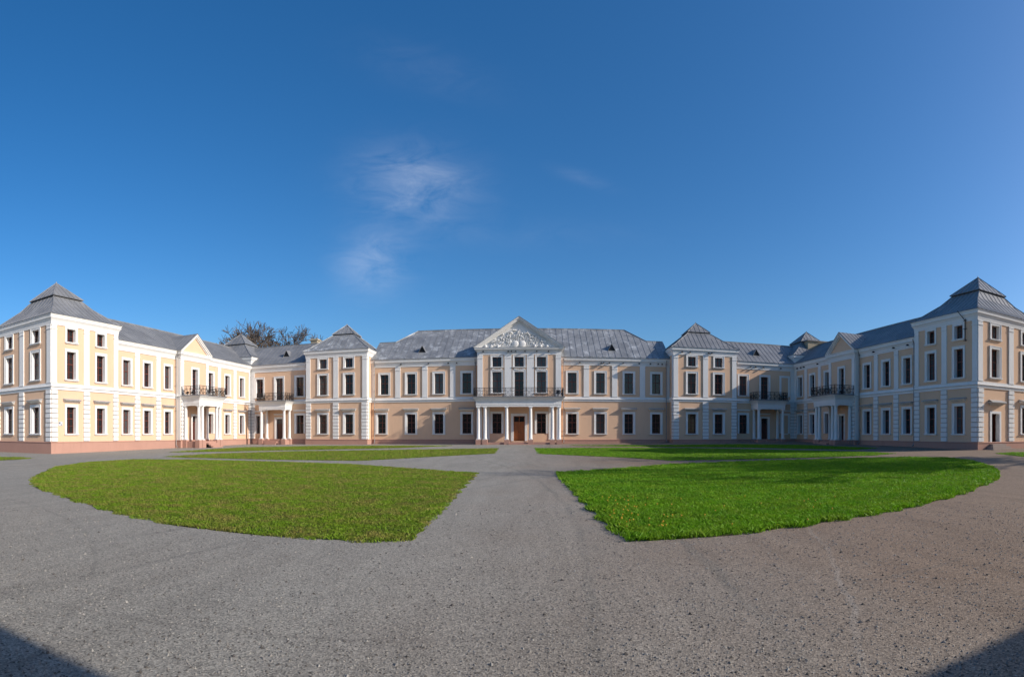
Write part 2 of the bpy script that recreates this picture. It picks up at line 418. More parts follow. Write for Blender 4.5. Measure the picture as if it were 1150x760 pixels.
def panel(mb, F, s0, s1, z0, z1, holes):
    """front skin of a wall with the openings left open"""
    if s1 < s0: s0, s1 = s1, s0
    ss = sorted({s0, s1, *[h[0] for h in holes], *[h[1] for h in holes]}); zz = sorted({z0, z1, *[h[2] for h in holes], *[h[3] for h in holes]})
    for i in range(len(ss)-1):
        for j in range(len(zz)-1):
            cs = (ss[i]+ss[i+1])/2; cz = (zz[j]+zz[j+1])/2
            if any(h[0] < cs < h[1] and h[2] < cz < h[3] for h in holes): continue
            mb.quad(F.P(ss[i],0,zz[j]), F.P(ss[i+1],0,zz[j]), F.P(ss[i+1],0,zz[j+1]), F.P(ss[i],0,zz[j+1]))

def pilaster(F, s, z1, w=.66, z0=6.345, out=.08):
    mb = MB(); mb.fbox(F, s-w/2, s+w/2, -.01, out, z0, z1)
    mb.fbox(F, s-w/2-.03, s+w/2+.03, out*.5, out+.045, z1-.42, z1-.35)
    mb.fbox(F, s-w/2-.015, s+w/2+.015, out*.5, out+.02, z1-.12, z1)
    mb.fbox(F, s-w/2-.02, s+w/2+.02, out*.5, out+.03, z0, z0+.12)
    part(mb, 'pilaster', M['white'])
def quoin(F, s, w=.72, z0=Z_P+.003, z1=5.78, out=.12, n=11, alt=.0):
    mb = MB(); h = (z1-z0)/n
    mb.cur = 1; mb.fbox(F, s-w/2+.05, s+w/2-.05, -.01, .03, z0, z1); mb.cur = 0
    for k in range(n):
        ww = w+(.10 if k % 2 else -.02)*.45
        mb.fbox(F, s-ww/2, s+ww/2, .0, out, z0+k*h+.04, z0+(k+1)*h-.04)
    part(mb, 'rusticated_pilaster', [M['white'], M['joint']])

CORN = lambda z, k=1., h=.68: [(-.01,z-.93*k)]+[(max(.06, o*h), zz) for o, zz in ((.07,z-.93*k),(.07,z-.80*k),(.13,z-.78*k),(.15,z-.64*k),(.24,z-.50*k),(.38,z-.36*k),(.44,z-.33*k),(.44,z-.14*k),(.50,z-.12*k),(.55,z-.005))]+[(-.01,z-.005)]
BAND = [(-.01,5.78),(.085,5.78),(.085,5.99),(.11,6.01),(.20,6.04),(.20,6.075),(.10,6.10),(.07,6.11),(.07,6.34),(-.01,6.34)]
PLIN = lambda zb: [(-.01,zb),(.09,zb),(.09,Z_P-.10),(.13,Z_P-.085),(.13,Z_P-.03),(.10,Z_P),(-.01,Z_P)]
def trims(path, zc, closed=False, band=True, name=None):
    zb = min(gz(*p) for p in path)-.5
    mb = MB(); mb.sweep(path, CORN(zc), closed); part(mb, 'cornice', M['white'])
    if band: mb = MB(); mb.sweep(path, BAND, closed); part(mb, 'string_course', M['white'])
    mb = MB(); mb.sweep(path, PLIN(zb), closed); part(mb, 'plinth', M['plinth'])

def bays(F, lst, holes):
    """lst of (kind, s) -> holes in the wall and windows placed"""
    for kind, s in lst:
        if kind in ('L', 'LB', 'LP'):
            holes.append((s-W/2, s+W/2, Z_1B, Z_1T))
            place_window('low' if kind == 'L' else 'lowp', F, s, Z_1B)
        elif kind == 'U': holes.append((s-W/2, s+W/2, Z_2B, Z_2T)); place_window('up', F, s, Z_2B)
        elif kind == 'A': holes.append((s-1.03/2, s+1.03/2, 10.15, 11.32)); place_window('attic', F, s, 10.15)
        elif kind == 'F': holes.append((s-W/2, s+W/2, 6.22, Z_2T)); place_window('french', F, s, 6.22)
        elif kind in ('BU', 'BL'):       # blind window: plaster inside the casing
            z0, z1 = (Z_2B, Z_2T) if kind == 'BU' else (Z_1B, Z_1T)
            mb = MB()
            for a, b2, c, d in ((-.5-.27,-.5,z0-.02,z1+.27),(.5,.5+.27,z0-.02,z1+.27),(-.5,.5,z1,z1+.27),(-.5,.5,z0-.14,z0-.021)):
                mb.fbox(F, s+a, s+b2, -.01, .06, c, d)
            part(mb, 'blind_window', M['white'])
def shell(mb, F, s0, s1, z0, z1, depth):
    """sides, back and top of a wall block"""
    a, b2 = min(s0, s1), max(s0, s1)
    mb.quad(F.P(a,0,z0),F.P(a,0,z1),F.P(a,-depth,z1),F.P(a,-depth,z0)); mb.quad(F.P(b2,0,z0),F.P(b2,-depth,z0),F.P(b2,-depth,z1),F.P(b2,0,z1))
    mb.quad(F.P(a,-depth,z0),F.P(a,-depth,z1),F.P(b2,-depth,z1),F.P(b2,-depth,z0)); mb.quad(F.P(a,0,z1),F.P(b2,0,z1),F.P(b2,-depth,z1),F.P(a,-depth,z1))

# plan positions (metres; palace axis x = 0)
YC, YP, YT, YS = 64.90, 64.05, 63.15, 63.78
UT0, UT1, UW = 18.55, 26.75, 35.40
Fc = Fr(0, YC, 1, 0); Fp = Fr(0, YP, 1, 0); Ft = Fr(0, YT, 1, 0); Fs = Fr(0, YS, 1, 0)
ZG = -.6

# -- central block
mb = MB(); holes = []
for u in (6.4, 9.85, 13.35, 16.8):
    for sg in (-1, 1):
        uu = sg*u; lo = uu-(.35 if (sg < 0 and u > 16) else .0)
        bays(Fc, [('L', lo), ('U', uu)], holes)
panel(mb, Fc, -UT0, UT0, ZG, Z_C-.1, holes); shell(mb, Fc, -UT0, UT0, ZG, Z_C-.1, 12.8)
tag(part(mb, 'wall', M['wall']), 'peach plaster wall of the central block')
trims([(-UT0, YC), (-5.0, YC)], Z_C); trims([(5.0, YC), (UT0, YC)], Z_C)
for u in (8.12, 11.6, 15.05):
    for sg in (-1, 1): pilaster(Fc, sg*u, Z_C-.93)
for sg in (-1, 1): pilaster(Fc, sg*(UT0-.22), Z_C-.93, .34)
# -- central pavilion with pediment
mb = MB(); holes = []
for u in (-2.66, 0, 2.66):
    holes.append((u-.55, u+.55, 9.87, 11.04)); place_window('pavattic', Fp, u, 9.87)
    if u: holes.append((u-.55, u+.55, Z_2B, Z_2T)); place_window('pav', Fp, u, Z_2B); holes.append((u-W/2, u+W/2, Z_1B, Z_1T)); place_window('lowp', Fp, u, Z_1B)
holes.append((-W/2, W/2, 6.22, Z_2T)); place_window('french', Fp, 0, 6.22)
holes.append((-.68, .68, 1.0, 3.98)); door(Fp, 0, 1.0, 1.36, 2.98, 'door', .3)
Z_PC = 12.15
panel(mb, Fp, -5.0, 5.0, ZG, Z_PC-.1, holes)
for sg in (-1, 1): mb.quad((sg*5,YP,ZG),(sg*5,YP,Z_PC-.1),(sg*5,YP+6,Z_PC-.1),(sg*5,YP+6,ZG))
mb.quad((-5,YP,Z_PC-.1),(5,YP,Z_PC-.1),(0,YP,15.6))                                  # tympanum field
tag(part(mb, 'pavilion_wall', M['wall']), 'projecting middle bay wall under the pediment')
mb = MB(); prof = [(-.01,Z_PC-.85),(.05,Z_PC-.85),(.05,Z_PC-.45),(.14,Z_PC-.42),(.16,Z_PC-.30),(.34,Z_PC-.22),(.36,Z_PC-.08),(.42,Z_PC-.005),(-.01,Z_PC-.005)]
mb.sweep([(-5.0,YC+1.5),(-5.0,YP),(5.0,YP),(5.0,YC+1.5)], prof); part(mb, 'cornice', M['white'])
mb = MB(); mb.sweep([(-5.0,YC),(-5.0,YP),(5.0,YP),(5.0,YC)], BAND); part(mb, 'string_course', M['white'])
for u in (-4.68, 4.68): pilaster(Fp, u, Z_PC-.85, .64)
for u in (-1.33, 1.33): pilaster(Fp, u, Z_PC-.85, .84)
for u in (-4.68, -3.75, 3.75, 4.68): pilaster(Fp, u, 5.78, .44, Z_P, .07)
# swags between the two rows of windows
for u in (-2.66, 0, 2.66):
    mb = MB()
    for k in range(9):
        a = -0.55+k*1.1/8; z = 9.56-.12*math.cos((k-4)/4*math.pi/2)+ (.05 if k % 2 else 0)
        mb.lathe(u+a, YP-.05, [(.03,z-.07),(.085,z-.02),(.085,z+.03),(.03,z+.08)], 8)
    part(mb, 'swag', M['white'])
# pediment
SL = (15.80-Z_PC)/5.45
mb = MB()
def rake(sg, d0, d1, y0, y1):
    """a raking band between perpendicular offsets d0..d1 below the roof line"""
    A = Vector((sg*5.45, 0, Z_PC)); B = Vector((0, 0, 15.80)); t = (B-A).normalized(); nn = Vector((sg*-t.z*sg, 0, 0))
    dz0 = d0/abs(t.x); dz1 = d1/abs(t.x)
    x0 = sg*(5.45-dz0/SL) if d0 else sg*5.45; x1 = sg*(5.45-dz1/SL)
    p = [(x0, Z_PC), (0, 15.8-dz0), (0, 15.8-dz1), (x1, Z_PC)]
    n = len(mb.v)
    mb.v += [(x, y0, z) for x, z in p]+[(x, y1, z) for x, z in p]
    for q in ((0,1,2,3),(7,6,5,4),(0,4,5,1),(1,5,6,2),(2,6,7,3),(3,7,4,0)): mb.f.append(tuple(n+i for i in q)); mb.m.append(0)
for sg in (-1, 1):
    rake(sg, .0, .16, YP-.46, YP+.3); rake(sg, .16, .34, YP-.34, YP+.3); rake(sg, .34, .52, YP-.12, YP+.3)
part(mb, 'raking_cornice', M['white'])
mb = MB(); mb.quad((-4.7,YP-.02,Z_PC),(4.7,YP-.02,Z_PC),(0,YP-.02,15.25)); part(mb, 'tympanum', M['white'])
# carved relief: trophies of banners, shields and leaves fanning from the middle
mb = MB(); rr = random.Random(3)
for k in range(34):
    t = -1+2*k/33; ang = math.radians(90-t*66); base = (t*2.9, Z_PC+.10+.12*rr.random())
    maxh = (15.05-Z_PC)*(1-abs(base[0])/4.6); ln = maxh*(.55+.35*rr.random())
    tip = (base[0]*1.0+math.cos(ang)*ln*.45, base[1]+ln*.85)
    p0 = Vector((base[0], YP-.06, base[1])); p1 = Vector((tip[0], YP-.16, min(tip[1], 15.0-abs(tip[0])*SL)))
    q = p0
    for i in range(1, 5):
        r2 = p0.lerp(p1, i/4)+Vector((.06*math.sin(i*2+k), -.04*rr.random(), 0)); mb.bar(q, r2, .15-.022*i); q = r2
    if k % 2 == 0:
        mb.lathe(p1.x, YP-.12, [(.02,p1.z-.10),(.13,p1.z-.04),(.12,p1.z+.05),(.03,p1.z+.11)], 8)
for k in range(46):
    x = rr.uniform(-3.6, 3.6); z = Z_PC+.15+rr.random()*max(.1, (2.5*(1-abs(x)/4.2)))
    a = rr.uniform(0, math.pi); l = rr.uniform(.15,.34)
    mb.bar((x-math.cos(a)*l, YP-.10, z-math.sin(a)*l*.6), (x+math.cos(a)*l, YP-.2, z+math.sin(a)*l*.6), rr.uniform(.07,.14))
part(mb, 'pediment_relief', M['white'])
for x, z, r in ((-.42,Z_PC+.42,.40),(.42,Z_PC+.42,.40)):
    mb = MB()
    n = len(mb.v)
    for i, (q, dy) in enumerate(((1,.0),(.95,.12),(.6,.2),(.0,.23))):
        for k in range(16):
            a = 2*math.pi*k/16; mb.v.append((x+r*q*math.cos(a), YP-.06-dy, z+r*q*math.sin(a)))
    for i in range(3):
        for k in range(16): mb.f.append((n+i*16+k, n+i*16+(k+1) % 16, n+(i+1)*16+(k+1) % 16, n+(i+1)*16+k)); mb.m.append(0)
    part(mb, 'carved_shield', M['white'])
for x in (-4.0,-3.3,-2.5,3.35,2.6,1.9):
    mb = MB(); mb.lathe(x, YP-.14, [(.03,Z_PC),(.16,Z_PC+.06),(.17,Z_PC+.2),(.08,Z_PC+.32)], 10); part(mb, 'carved_boss', M['white'])
# roofs of the middle
mb = MB(); ye = YC-.42; ze = Z_C+.03; k = (15.80-ze)/7.0; yl = ye+4.2; zl = ze+4.2*k; yr = ye+7; zr = 15.80
mb.roof([(-18.56,ye,ze),(18.56,ye,ze),(18.56,yl,zl),(16.3,yl,zl),(13.9,yr,zr),(-13.9,yr,zr),(-16.3,yl,zl),(-18.56,yl,zl)], .78)
yb = ye+14; yl2 = yb-4.2
mb.roof([(-16.3,yb,ze),(16.3,yb,ze),(16.3,yl2,zl),(13.9,yr,zr),(-13.9,yr,zr),(-16.3,yl2,zl)], .78)
for sg in (-1, 1):
    mb.roof([(sg*16.3,yl,zl),(sg*13.9,yr,zr),(sg*16.3,yl2,zl)], .78)
    mb.quad((sg*16.3,yl,zl),(sg*16.3,yl2,zl),(sg*16.3,yb,ze),(sg*16.3,ye+.3,ze))
    mb.roof([(sg*16.3,yl,zl),(sg*18.56,yl,zl),(sg*18.56,yl+4.2,ze),(sg*16.3,yl+4.2,ze)], .78)
mb.bar((-13.9,yr,zr+.03),(13.9,yr,zr+.03),.12)
for sg in (-1, 1): mb.bar((sg*13.9,yr,zr+.03),(sg*16.3,yl,zl+.03),.10); mb.bar((sg*16.3,yl,zl+.03),(sg*18.5,yl,zl+.03),.10)
tag(part(mb, 'roof', M['roof_old']), 'blotchy weathered grey metal roof over the central block')
mb = MB()
for sg in (-1, 1):
    mb.roof([(sg*5.5,YP-.50,Z_PC+.005),(0,YP-.50,15.83),(0,ye+7.1,15.83),(sg*5.5,ye+(Z_PC-ze)/k-.3,Z_PC+.005)], .78)
part(mb, 'pediment_roof', M['roof_old'])

# -- towers
def tower_roof(cx, cy, hx, hy, zt, mt, hp=1.55, dz=0.):
    mb = MB(); o = .36
    rings = [(hx+o, hy+o, zt+.02), (hx-.25, hy-.25, zt+.40), (hx*.60, hy*.60, zt+1.55+dz*.4), (hp-.2, hp-.2, zt+2.45+dz)]
    def R(r): return [(cx-r[0],cy-r[1],r[2]),(cx+r[0],cy-r[1],r[2]),(cx+r[0],cy+r[1],r[2]),(cx-r[0],cy+r[1],r[2])]
    for a, b2 in zip(rings[:-1], rings[1:]):
        A, B = R(a), R(b2)
        for i in range(4):
            j = (i+1) % 4; mb.roof([A[i], A[j], B[j], B[i]], .60, .03)
    for a, b2 in zip(rings[:-1], rings[1:]):
        for p, q in zip(R(a), R(b2)): mb.bar(p, q, .09)
    mb.box(cx-hp+.36, cx+hp-.36, cy-hp+.36, cy+hp-.36, zt+2.3+dz, zt+2.58+dz)
    B = R((hp,hp,zt+2.50+dz)); ap = (cx,cy,zt+2.53+dz+hp*.92)
    for i in range(4): mb.roof([B[i], B[(i+1) % 4], ap], .60, .05); mb.bar(B[i], ap, .08)
    mb.lathe(cx, cy, [(.06,ap[2]-.05),(.05,ap[2]+.08),(.01,ap[2]+.16)], 6)
    return part(mb, 'tower_roof', mt)
TW = {}
def tower(x0, x1, y0, y1, faces, mt, label, hp=1.55, dz=0.):
    """faces: dict side -> list of bays; only the sides the photograph shows carry windows"""
    mb = MB()
    sides = {'F': (Fr(0,y0,1,0), x0, x1), 'R': (Fr(x1,0,0,1), y0, y1), 'B': (Fr(0,y1,-1,0), -x1, -x0), 'W': (Fr(x0,0,0,-1), -y1, -y0)}
    for kx, (F, a, b2) in sides.items():
        holes = []
        if kx in faces: faces[kx](F, a, b2, holes)
        panel(mb, F, a, b2, ZG, Z_TC-.1, holes)
    mb.quad((x0,y0,Z_TC-.1),(x1,y0,Z_TC-.1),(x1,y1,Z_TC-.1),(x0,y1,Z_TC-.1))
    tag(part(mb, 'tower_wall', M['wall']), label)
    loop = [(x0,y0),(x1,y0),(x1,y1),(x0,y1)]
    mb = MB(); mb.sweep(loop, CORN(Z_TC, .95, .58), True); part(mb, 'cornice', M['white'])
    mb = MB(); mb.sweep(loop, BAND, True); part(mb, 'string_course', M['white'])
    mb = MB(); mb.sweep(loop, PLIN(ZG), True); part(mb, 'plinth', M['plinth'])
    tower_roof((x0+x1)/2, (y0+y1)/2, (x1-x0)/2, (y1-y0)/2, Z_TC, mt, hp, dz)
def face(off=1.75, dr=None, mid=True, wq=.74):
    def f(F, a, b2, holes):
        c = (a+b2)/2
        for sgn in (-1, 1):
            s = c+sgn*off
            if dr == sgn:
                holes.append((s-.52, s+.52, 1.0, 3.62)); door(F, s, 1.0, 1.04, 2.62, 'darkdoor', .22, True, True)
                bays(F, [('U', s), ('A', s)], holes)
            else: bays(F, [('L', s), ('U', s), ('A', s)], holes)
        pilaster(F, c, Z_TC-.88, .66); quoin(F, c, .74)
        for s in (a+.29, b2-.29): pilaster(F, s, Z_TC-.88, .58); quoin(F, s+(.04 if s < c else -.04), .66)
    return f
def edge(which):
    def f(F, a, b2, holes):
        s = a+.27 if which == 'a' else b2-.27
        pilaster(F, s, Z_TC-.88, .54); quoin(F, s, .54)
    return f
tower(-UT1, -UT0, YT, YT+8.2, {'F': face(), 'R': edge('a')}, M['roof_old'], 'left of the two towers flanking the central block')
tower(UT0, UT1, YT, YT+8.2, {'F': face(), 'W': edge('b')}, M['roof'], 'right of the two towers flanking the central block, half in shadow')
# corner towers only show above the roofs
tower(-UW-8.1, -UW+.02, YS-.02, YS+8.1, {'F': edge('b'), 'R': edge('a')}, M['roof'], 'tower above the left inner corner', 1.85, -.1)
tower(UW-.02, UW+8.1, YS-.02, YS+8.1, {'F': edge('a'), 'W': edge('b')}, M['roof'], 'tower above the right inner corner', 1.85, -.1)
YL0, YL1, YR0, YR1 = 29.35, 37.65, 30.75, 38.85
tower(-UW-8.6, -UW+.25, YL0, YL1, {'F': face(2.15), 'R': face(1.85)}, M['roof'], 'tower at the near end of the left wing', 1.92, .1)
tower(UW-.25, UW+8.6, YR0, YR1, {'F': face(2.15, -1), 'W': face(1.8)}, M['roof'], 'tower at the near end of the right wing', 1.92, .1)

# -- short ranges between tower and corner
RIB = .62
for sg in (-1, 1):
    mb = MB(); holes = []
    bays(Fs, [('LP', sg*27.95), ('U', sg*27.95), ('F', sg*30.98)], holes)
    if sg < 0: bays(Fs, [('LP', sg*34.0), ('U', sg*34.0)], holes)
    else: bays(Fs, [('BL', sg*33.9), ('BU', sg*33.9)], holes)
    holes.append((sg*30.98-.5, sg*30.98+.5, 1.0, 3.85)); door(Fs, sg*30.98, 1.0, 1.0, 2.85, 'darkdoor', .22)
    a, b2 = sorted((sg*(UT1-.0), sg*UW))
    panel(mb, Fs, a, b2, ZG, Z_C-.1, holes); shell(mb, Fs, a, b2, ZG, Z_C-.1, 8.5)
    part(mb, 'wall', M['wall']); trims([(a, YS), (b2, YS)], Z_C)
    for sxx in (sg*(UW-.34),): pilaster(Fs, sxx, Z_C-.93, .6); quoin(Fs, sxx, .62)
    for u in (27.95, 30.98, 34.0):        # straight hood mouldings over the lower openings
        if u != 30.98: mb = MB(); mb.fbox(Fs, sg*u-.95, sg*u+.95, 0, .14, 4.88, 4.97); mb.fbox(Fs, sg*u-.88, sg*u+.88, 0, .08, 4.80, 4.88); part(mb, 'hood_moulding', M['white'])
        else: mb = MB(); mb.fbox(Fs, sg*u-.8, sg*u+.8, 0, .14, 4.42, 4.51); mb.fbox(Fs, sg*u-.74, sg*u+.74, 0, .08, 4.34, 4.42); part(mb, 'hood_moulding', M['white'])
    mb = MB(); yy = YS-.42; kk = .655; rz_ = ze+4.85*kk
    mb.roof([(a-3*(sg<0),yy,ze),(b2+3*(sg>0),yy,ze),(b2+3*(sg>0),yy+4.85,rz_),(a-3*(sg<0),yy+4.85,rz_)], .62)
    mb.roof([(a-3*(sg<0),yy+9.7,ze),(b2+3*(sg>0),yy+9.7,ze),(b2+3*(sg>0),yy+4.85,rz_),(a-3*(sg<0),yy+4.85,rz_)], .62)
    mb.bar((a-2*(sg<0),yy+4.85,rz_+.03),(b2+2*(sg>0),yy+4.85,rz_+.03),.12)
    part(mb, 'roof', M['roof'])

# -- the long wings
def wing(sg, Y0, win, pav, pil, lastpil):
    X = sg*UW
    F = Fr(X, 0, 0, 1) if sg < 0 else Fr(X, 0, 0, -1)
    S_ = (lambda y: y) if sg < 0 else (lambda y: -y)
    Xp = sg*(UW-.55); Fv = Fr(Xp, 0, 0, 1) if sg < 0 else Fr(Xp, 0, 0, -1)
    p0, p1 = pav; pc = (p0+p1)/2
    mb = MB(); holes = []
    for i, y in enumerate(win):
        if p0 < y < p1: continue
        near = abs(y-p1) < 3
        bays(F, [('LP' if near else 'L', S_(y)), ('U', S_(y))], holes)
    panel(mb, F, S_(Y0), S_(YS), ZG, Z_C-.1, holes); shell(mb, F, S_(Y0), S_(YS), ZG, Z_C-.1, 8.5)
    tag(part(mb, 'wall', M['wall']), 'courtyard wall of the %s wing' % ('left' if sg < 0 else 'right'))
    order = (lambda l: l if sg < 0 else l[::-1])
    trims(order([(X, Y0), (X, p0)]), Z_C); trims(order([(X, p1), (X, YS)]), Z_C)
    # gabled bay
    mb = MB(); holes = []
    holes.append((S_(pc)-W/2, S_(pc)+W/2, 6.22, Z_2T)); place_window('french', Fv, S_(pc), 6.22)
    holes.append((S_(pc)-.52, S_(pc)+.52, 1.0, 3.9)); door(Fv, S_(pc), 1.0, 1.04, 2.9, 'darkdoor', .22)
    panel(mb, Fv, S_(p0), S_(p1), ZG, Z_C-.1, holes)
    for y in (p0, p1): mb.quad((Xp,y,ZG),(X+sg*.3,y,ZG),(X+sg*.3,y,Z_C),(Xp,y,Z_C))
    hw = (p1-p0)/2+.42; zt = 13.35; sl = (zt-Z_C)/hw
    mb.quad((Xp,p0,Z_C-.1),(Xp,p1,Z_C-.1),(Xp,pc,zt-.35))
    part(mb, 'pavilion_wall', M['wall'])
    trims(order([(X, p0), (Xp, p0), (Xp, p1), (X, p1)]), Z_C)
    mb = MB()
    for a in (-1, 1):                 # raking cornices
        for d0, d1, o0, o1 in ((0,.16,-.1,.38),(.16,.34,-.1,.28),(.34,.46,-.1,.14)):
            x0, x1 = Xp-sg*o0*-1*-1, Xp-sg*o1
            x0 = Xp-sg*o0
            pts = [(pc+a*hw, Z_C), (pc, zt), (pc, zt-d1-.0), (pc+a*(hw-d1/sl), Z_C)] if d0 == 0 else [(pc+a*(hw-d0/sl), Z_C), (pc, zt-d0), (pc, zt-d1), (pc+a*(hw-d1/sl), Z_C)]
            n = len(mb.v); mb.v += [(x0, y, z) for y, z in pts]+[(x1, y, z) for y, z in pts]
            for q in ((0,1,2,3),(7,6,5,4),(0,4,5,1),(1,5,6,2),(2,6,7,3),(3,7,4,0)): mb.f.append(tuple(n+i for i in q)); mb.m.append(0)
    part(mb, 'raking_cornice', M['white'])
    mb = MB(); back = X+sg*((zt-Z_C)/.655-.4)
    for a in (-1, 1): mb.roof([(Xp-sg*.42,pc+a*(hw+.04),Z_C+.02),(Xp-sg*.42,pc,zt+.03),(back+sg*.1,pc,zt+.03),(X-sg*.42,pc+a*(hw+.04),Z_C+.02)], .50)
    part(mb, 'gable_roof', M['roof'])
    pilaster(Fv, S_(p0+.27), Z_C-.93, .5); pilaster(Fv, S_(p1-.27), Z_C-.93, .5)
    quoin(Fv, S_(p0+.29), .5); quoin(Fv, S_(p1-.29), .5)
    Fd = Fr(0, p0, 1, 0) if sg < 0 else Fr(0, p0, 1, 0)
    mb = MB(); a_, b_ = sorted((X-sg*.04, Xp+sg*.002)); mb.fbox(Fd, a_, b_, -.01, .06, 6.345, Z_C-.93); mb.fbox(Fd, a_, b_, -.01, .06, Z_P+.003, 5.78); part(mb, 'pilaster', M['white'])
    for y in pil: pilaster(F, S_(y), Z_C-.93, .66); quoin(F, S_(y), .74)
    pilaster(F, S_(YS-.34), Z_C-.93, .6); quoin(F, S_(YS-.36), .62)
    mb = MB(); xe = X-sg*.42; kk = .655
    for A, B in ((xe, xe+sg*4.85), (xe+sg*9.7, xe+sg*4.85)):
        mb.roof([(A,Y0+.0,ze),(A,YS+3,ze),(B,YS+3,ze+4.85*kk),(B,Y0+.0,ze+4.85*kk)], .62)
    mb.bar((xe+sg*4.85,Y0+.1,ze+4.85*kk+.03),(xe+sg*4.85,YS+2,ze+4.85*kk+.03),.12)
    part(mb, 'roof', M['roof'])
    return F, Fv, S_, pc
FL, FLv, SL_, PL = wing(-1, YL1, [38.95+.25,42.35,45.75,50.05,54.05,57.8,61.35], (47.35,52.75), [40.75,44.1,55.9,59.6], True)
FR, FRv, SR_, PR = wing(1, YR1, [40.35,43.7,47.05,51.3,55.3,58.95,62.2], (48.6,54.0), [42.0,45.4,57.1,60.6], True)

# ---- porticoes with balconies
def railing(mb, F, pts, z0, z1):
    """wrought-iron railing along plan points given as (s, out)"""
    for (a, ao), (b2, bo) in zip(pts[:-1], pts[1:]):
        L = math.hypot(b2-a, bo-ao); n = max(1, round(L/.62))
        def Q(t, z): return F.P(a+(b2-a)*t, ao+(bo-ao)*t, z)
        mb.bar(Q(0,z1), Q(1,z1), .055); mb.bar(Q(0,z0+.08), Q(1,z0+.08), .04); mb.bar(Q(0,z1-.16), Q(1,z1-.16), .03)
        for i in range(n+1):
            mb.bar(Q(i/n,z0), Q(i/n,z1), .05 if i % 2 == 0 else .032)
        for i in range(n):        # a ring and two scrolls per panel
            c = (i+.5)/n; zc = (z0+z1)/2-.04; r = .16
            for cc, rr_, cz in ((c, r, zc), (c-.28/n, .085, zc+.20), (c+.28/n, .085, zc+.20), (c-.28/n, .085, zc-.22), (c+.28/n, .085, zc-.22)):
                K = 8; ring = [(cc+rr_*math.cos(2*math.pi*k/K)/L, cz+rr_*math.sin(2*math.pi*k/K)) for k in range(K)]
                for k in range(K): mb.bar(Q(*ring[k]), Q(*ring[(k+1) % K]), .03)
            if i % 2 == 0: p = Q(c, zc); mb.box(p[0]-.05,p[0]+.05,p[1]-.05,p[1]+.05,p[2]-.06,p[2]+.06)
def portico(F, s0, s1, proj, cols, label, zfloor=1.02, steps=None, r=.195):
    """s0..s1 outer edges of the entablature"""
    mb = MB()
    inner = .42
    A0, A1 = s0, s1
    def rect(o): return [F.P(A0,o*0,0), F.P(A0,proj,0), F.P(A1,proj,0), F.P(A1,0,0)]
    pth = [F.P(A0,0,0)[:2], F.P(A0,proj,0)[:2], F.P(A1,proj,0)[:2], F.P(A1,0,0)[:2]]
    # travel so that outward lies to the right: from wall at s0 outwards would be left -> keep order
    mb.sweep(pth, [(-.42,4.97),(0,4.97),(0,5.16),(.03,5.17),(.03,5.56),(.06,5.58),(.10,5.70),(.20,5.86),(.33,5.98),(.36,6.04),(-.42,6.04)])
    n = MB()
    mb.fbox(F, A0+.42, A1-.42, 0, proj-.42, 5.55, 5.62)
    po = part(mb, 'portico', M['white']); tag(po, label)
    off = po.location.copy()
    sl = MB(); sl.fbox(F, A0-.40, A1+.40, .01, proj+.40, 6.045, 6.15); sl.build('balcony_slab', M['slab'], po)
    for (s, o) in cols:
        x, y, _ = F.P(s, o, 0); c = MB(); c.cur = 0
        zb = Z_P+.02
        c.box(x-.24,x+.24,y-.24,y+.24, zb, zb+.07)
        c.lathe(x, y, [(.23,zb+.07),(.25,zb+.11),(.23,zb+.16),(r,zb+.20),(r,zb+1.3),(r*.96,zb+2.2),(r*.86,4.72),(r*.86,4.76),(r*1.0,4.78),(r*1.0,4.81),(r*.9,4.82),(r*1.12,4.90)], 20)
        c.box(x-.235,x+.235,y-.235,y+.235, 4.90, 4.968)
        co = c.build('column', M['white'], po, False)
        sm = [len(p.vertices) == 4 and abs(p.normal.z) < .7 for p in co.data.polygons]; sm[:6] = [False]*6; sm[-6:] = [False]*6
        co.data.polygons.foreach_set('use_smooth', sm)
        p = MB(); p.box(x-.29,x+.29,y-.29,y+.29, gz(x,y)-.2, Z_P+.02); p.build('pedestal', M['plinth'], po)
    st = MB(); zf = zfloor
    st.fbox(F, A0+.06, A1-.06, .10, proj-.05, -.4, zf)
    if steps:
        a, b2 = steps; x, y, _ = F.P((a+b2)/2, proj, 0); g = gz(x, y); h = zf-g; nn = max(2, round(h/.17))
        for i in range(1, nn): st.fbox(F, a, b2, proj-.06, proj+.30*i, -.4, zf-h*i/nn)
    st.build('steps', M['plinth'], po)
    rl = MB(); e = .22
    railing(rl, F, [(A0-e,.1),(A0-e,proj+e),(A1+e,proj+e),(A1+e,.1)], 6.15, 7.12)
    rl.build('balcony_railing', M['iron'], po)
    return po
pj = YP-61.75
pc_ = portico(Fp, -4.9, 4.9, pj+.2, [(s, pj) for s in (-4.66,-3.88,-1.38,1.38,3.88,4.66)], 'wide six-column portico with balcony before the main door', .86, (-1.15,1.15))
for sg, nm in ((-1,'left'),(1,'right')):
    portico(Fs, sg*31.0-1.9, sg*31.0+1.9, 2.1, [(sg*31.0+a, o) for a in (-1.68,1.68) for o in (.35,1.88)], 'small four-column portico on the short %s range' % nm, 1.02, (sg*31-.8, sg*31+.8))
def wing_portico(F, c, nm):
    portico(F, c-2.3, c+2.3, 2.35, [(c+a, 2.13) for a in (-2.08,-1.42,1.42,2.08)]+[(c-2.08,.35),(c+2.08,.35)], 'pillared portico with balcony on the %s wing' % nm, 1.02, (c-.9, c+.9))
wing_portico(FLv, SL_(PL-.1), 'left'); wing_portico(FRv, SR_(PR-.1), 'right')

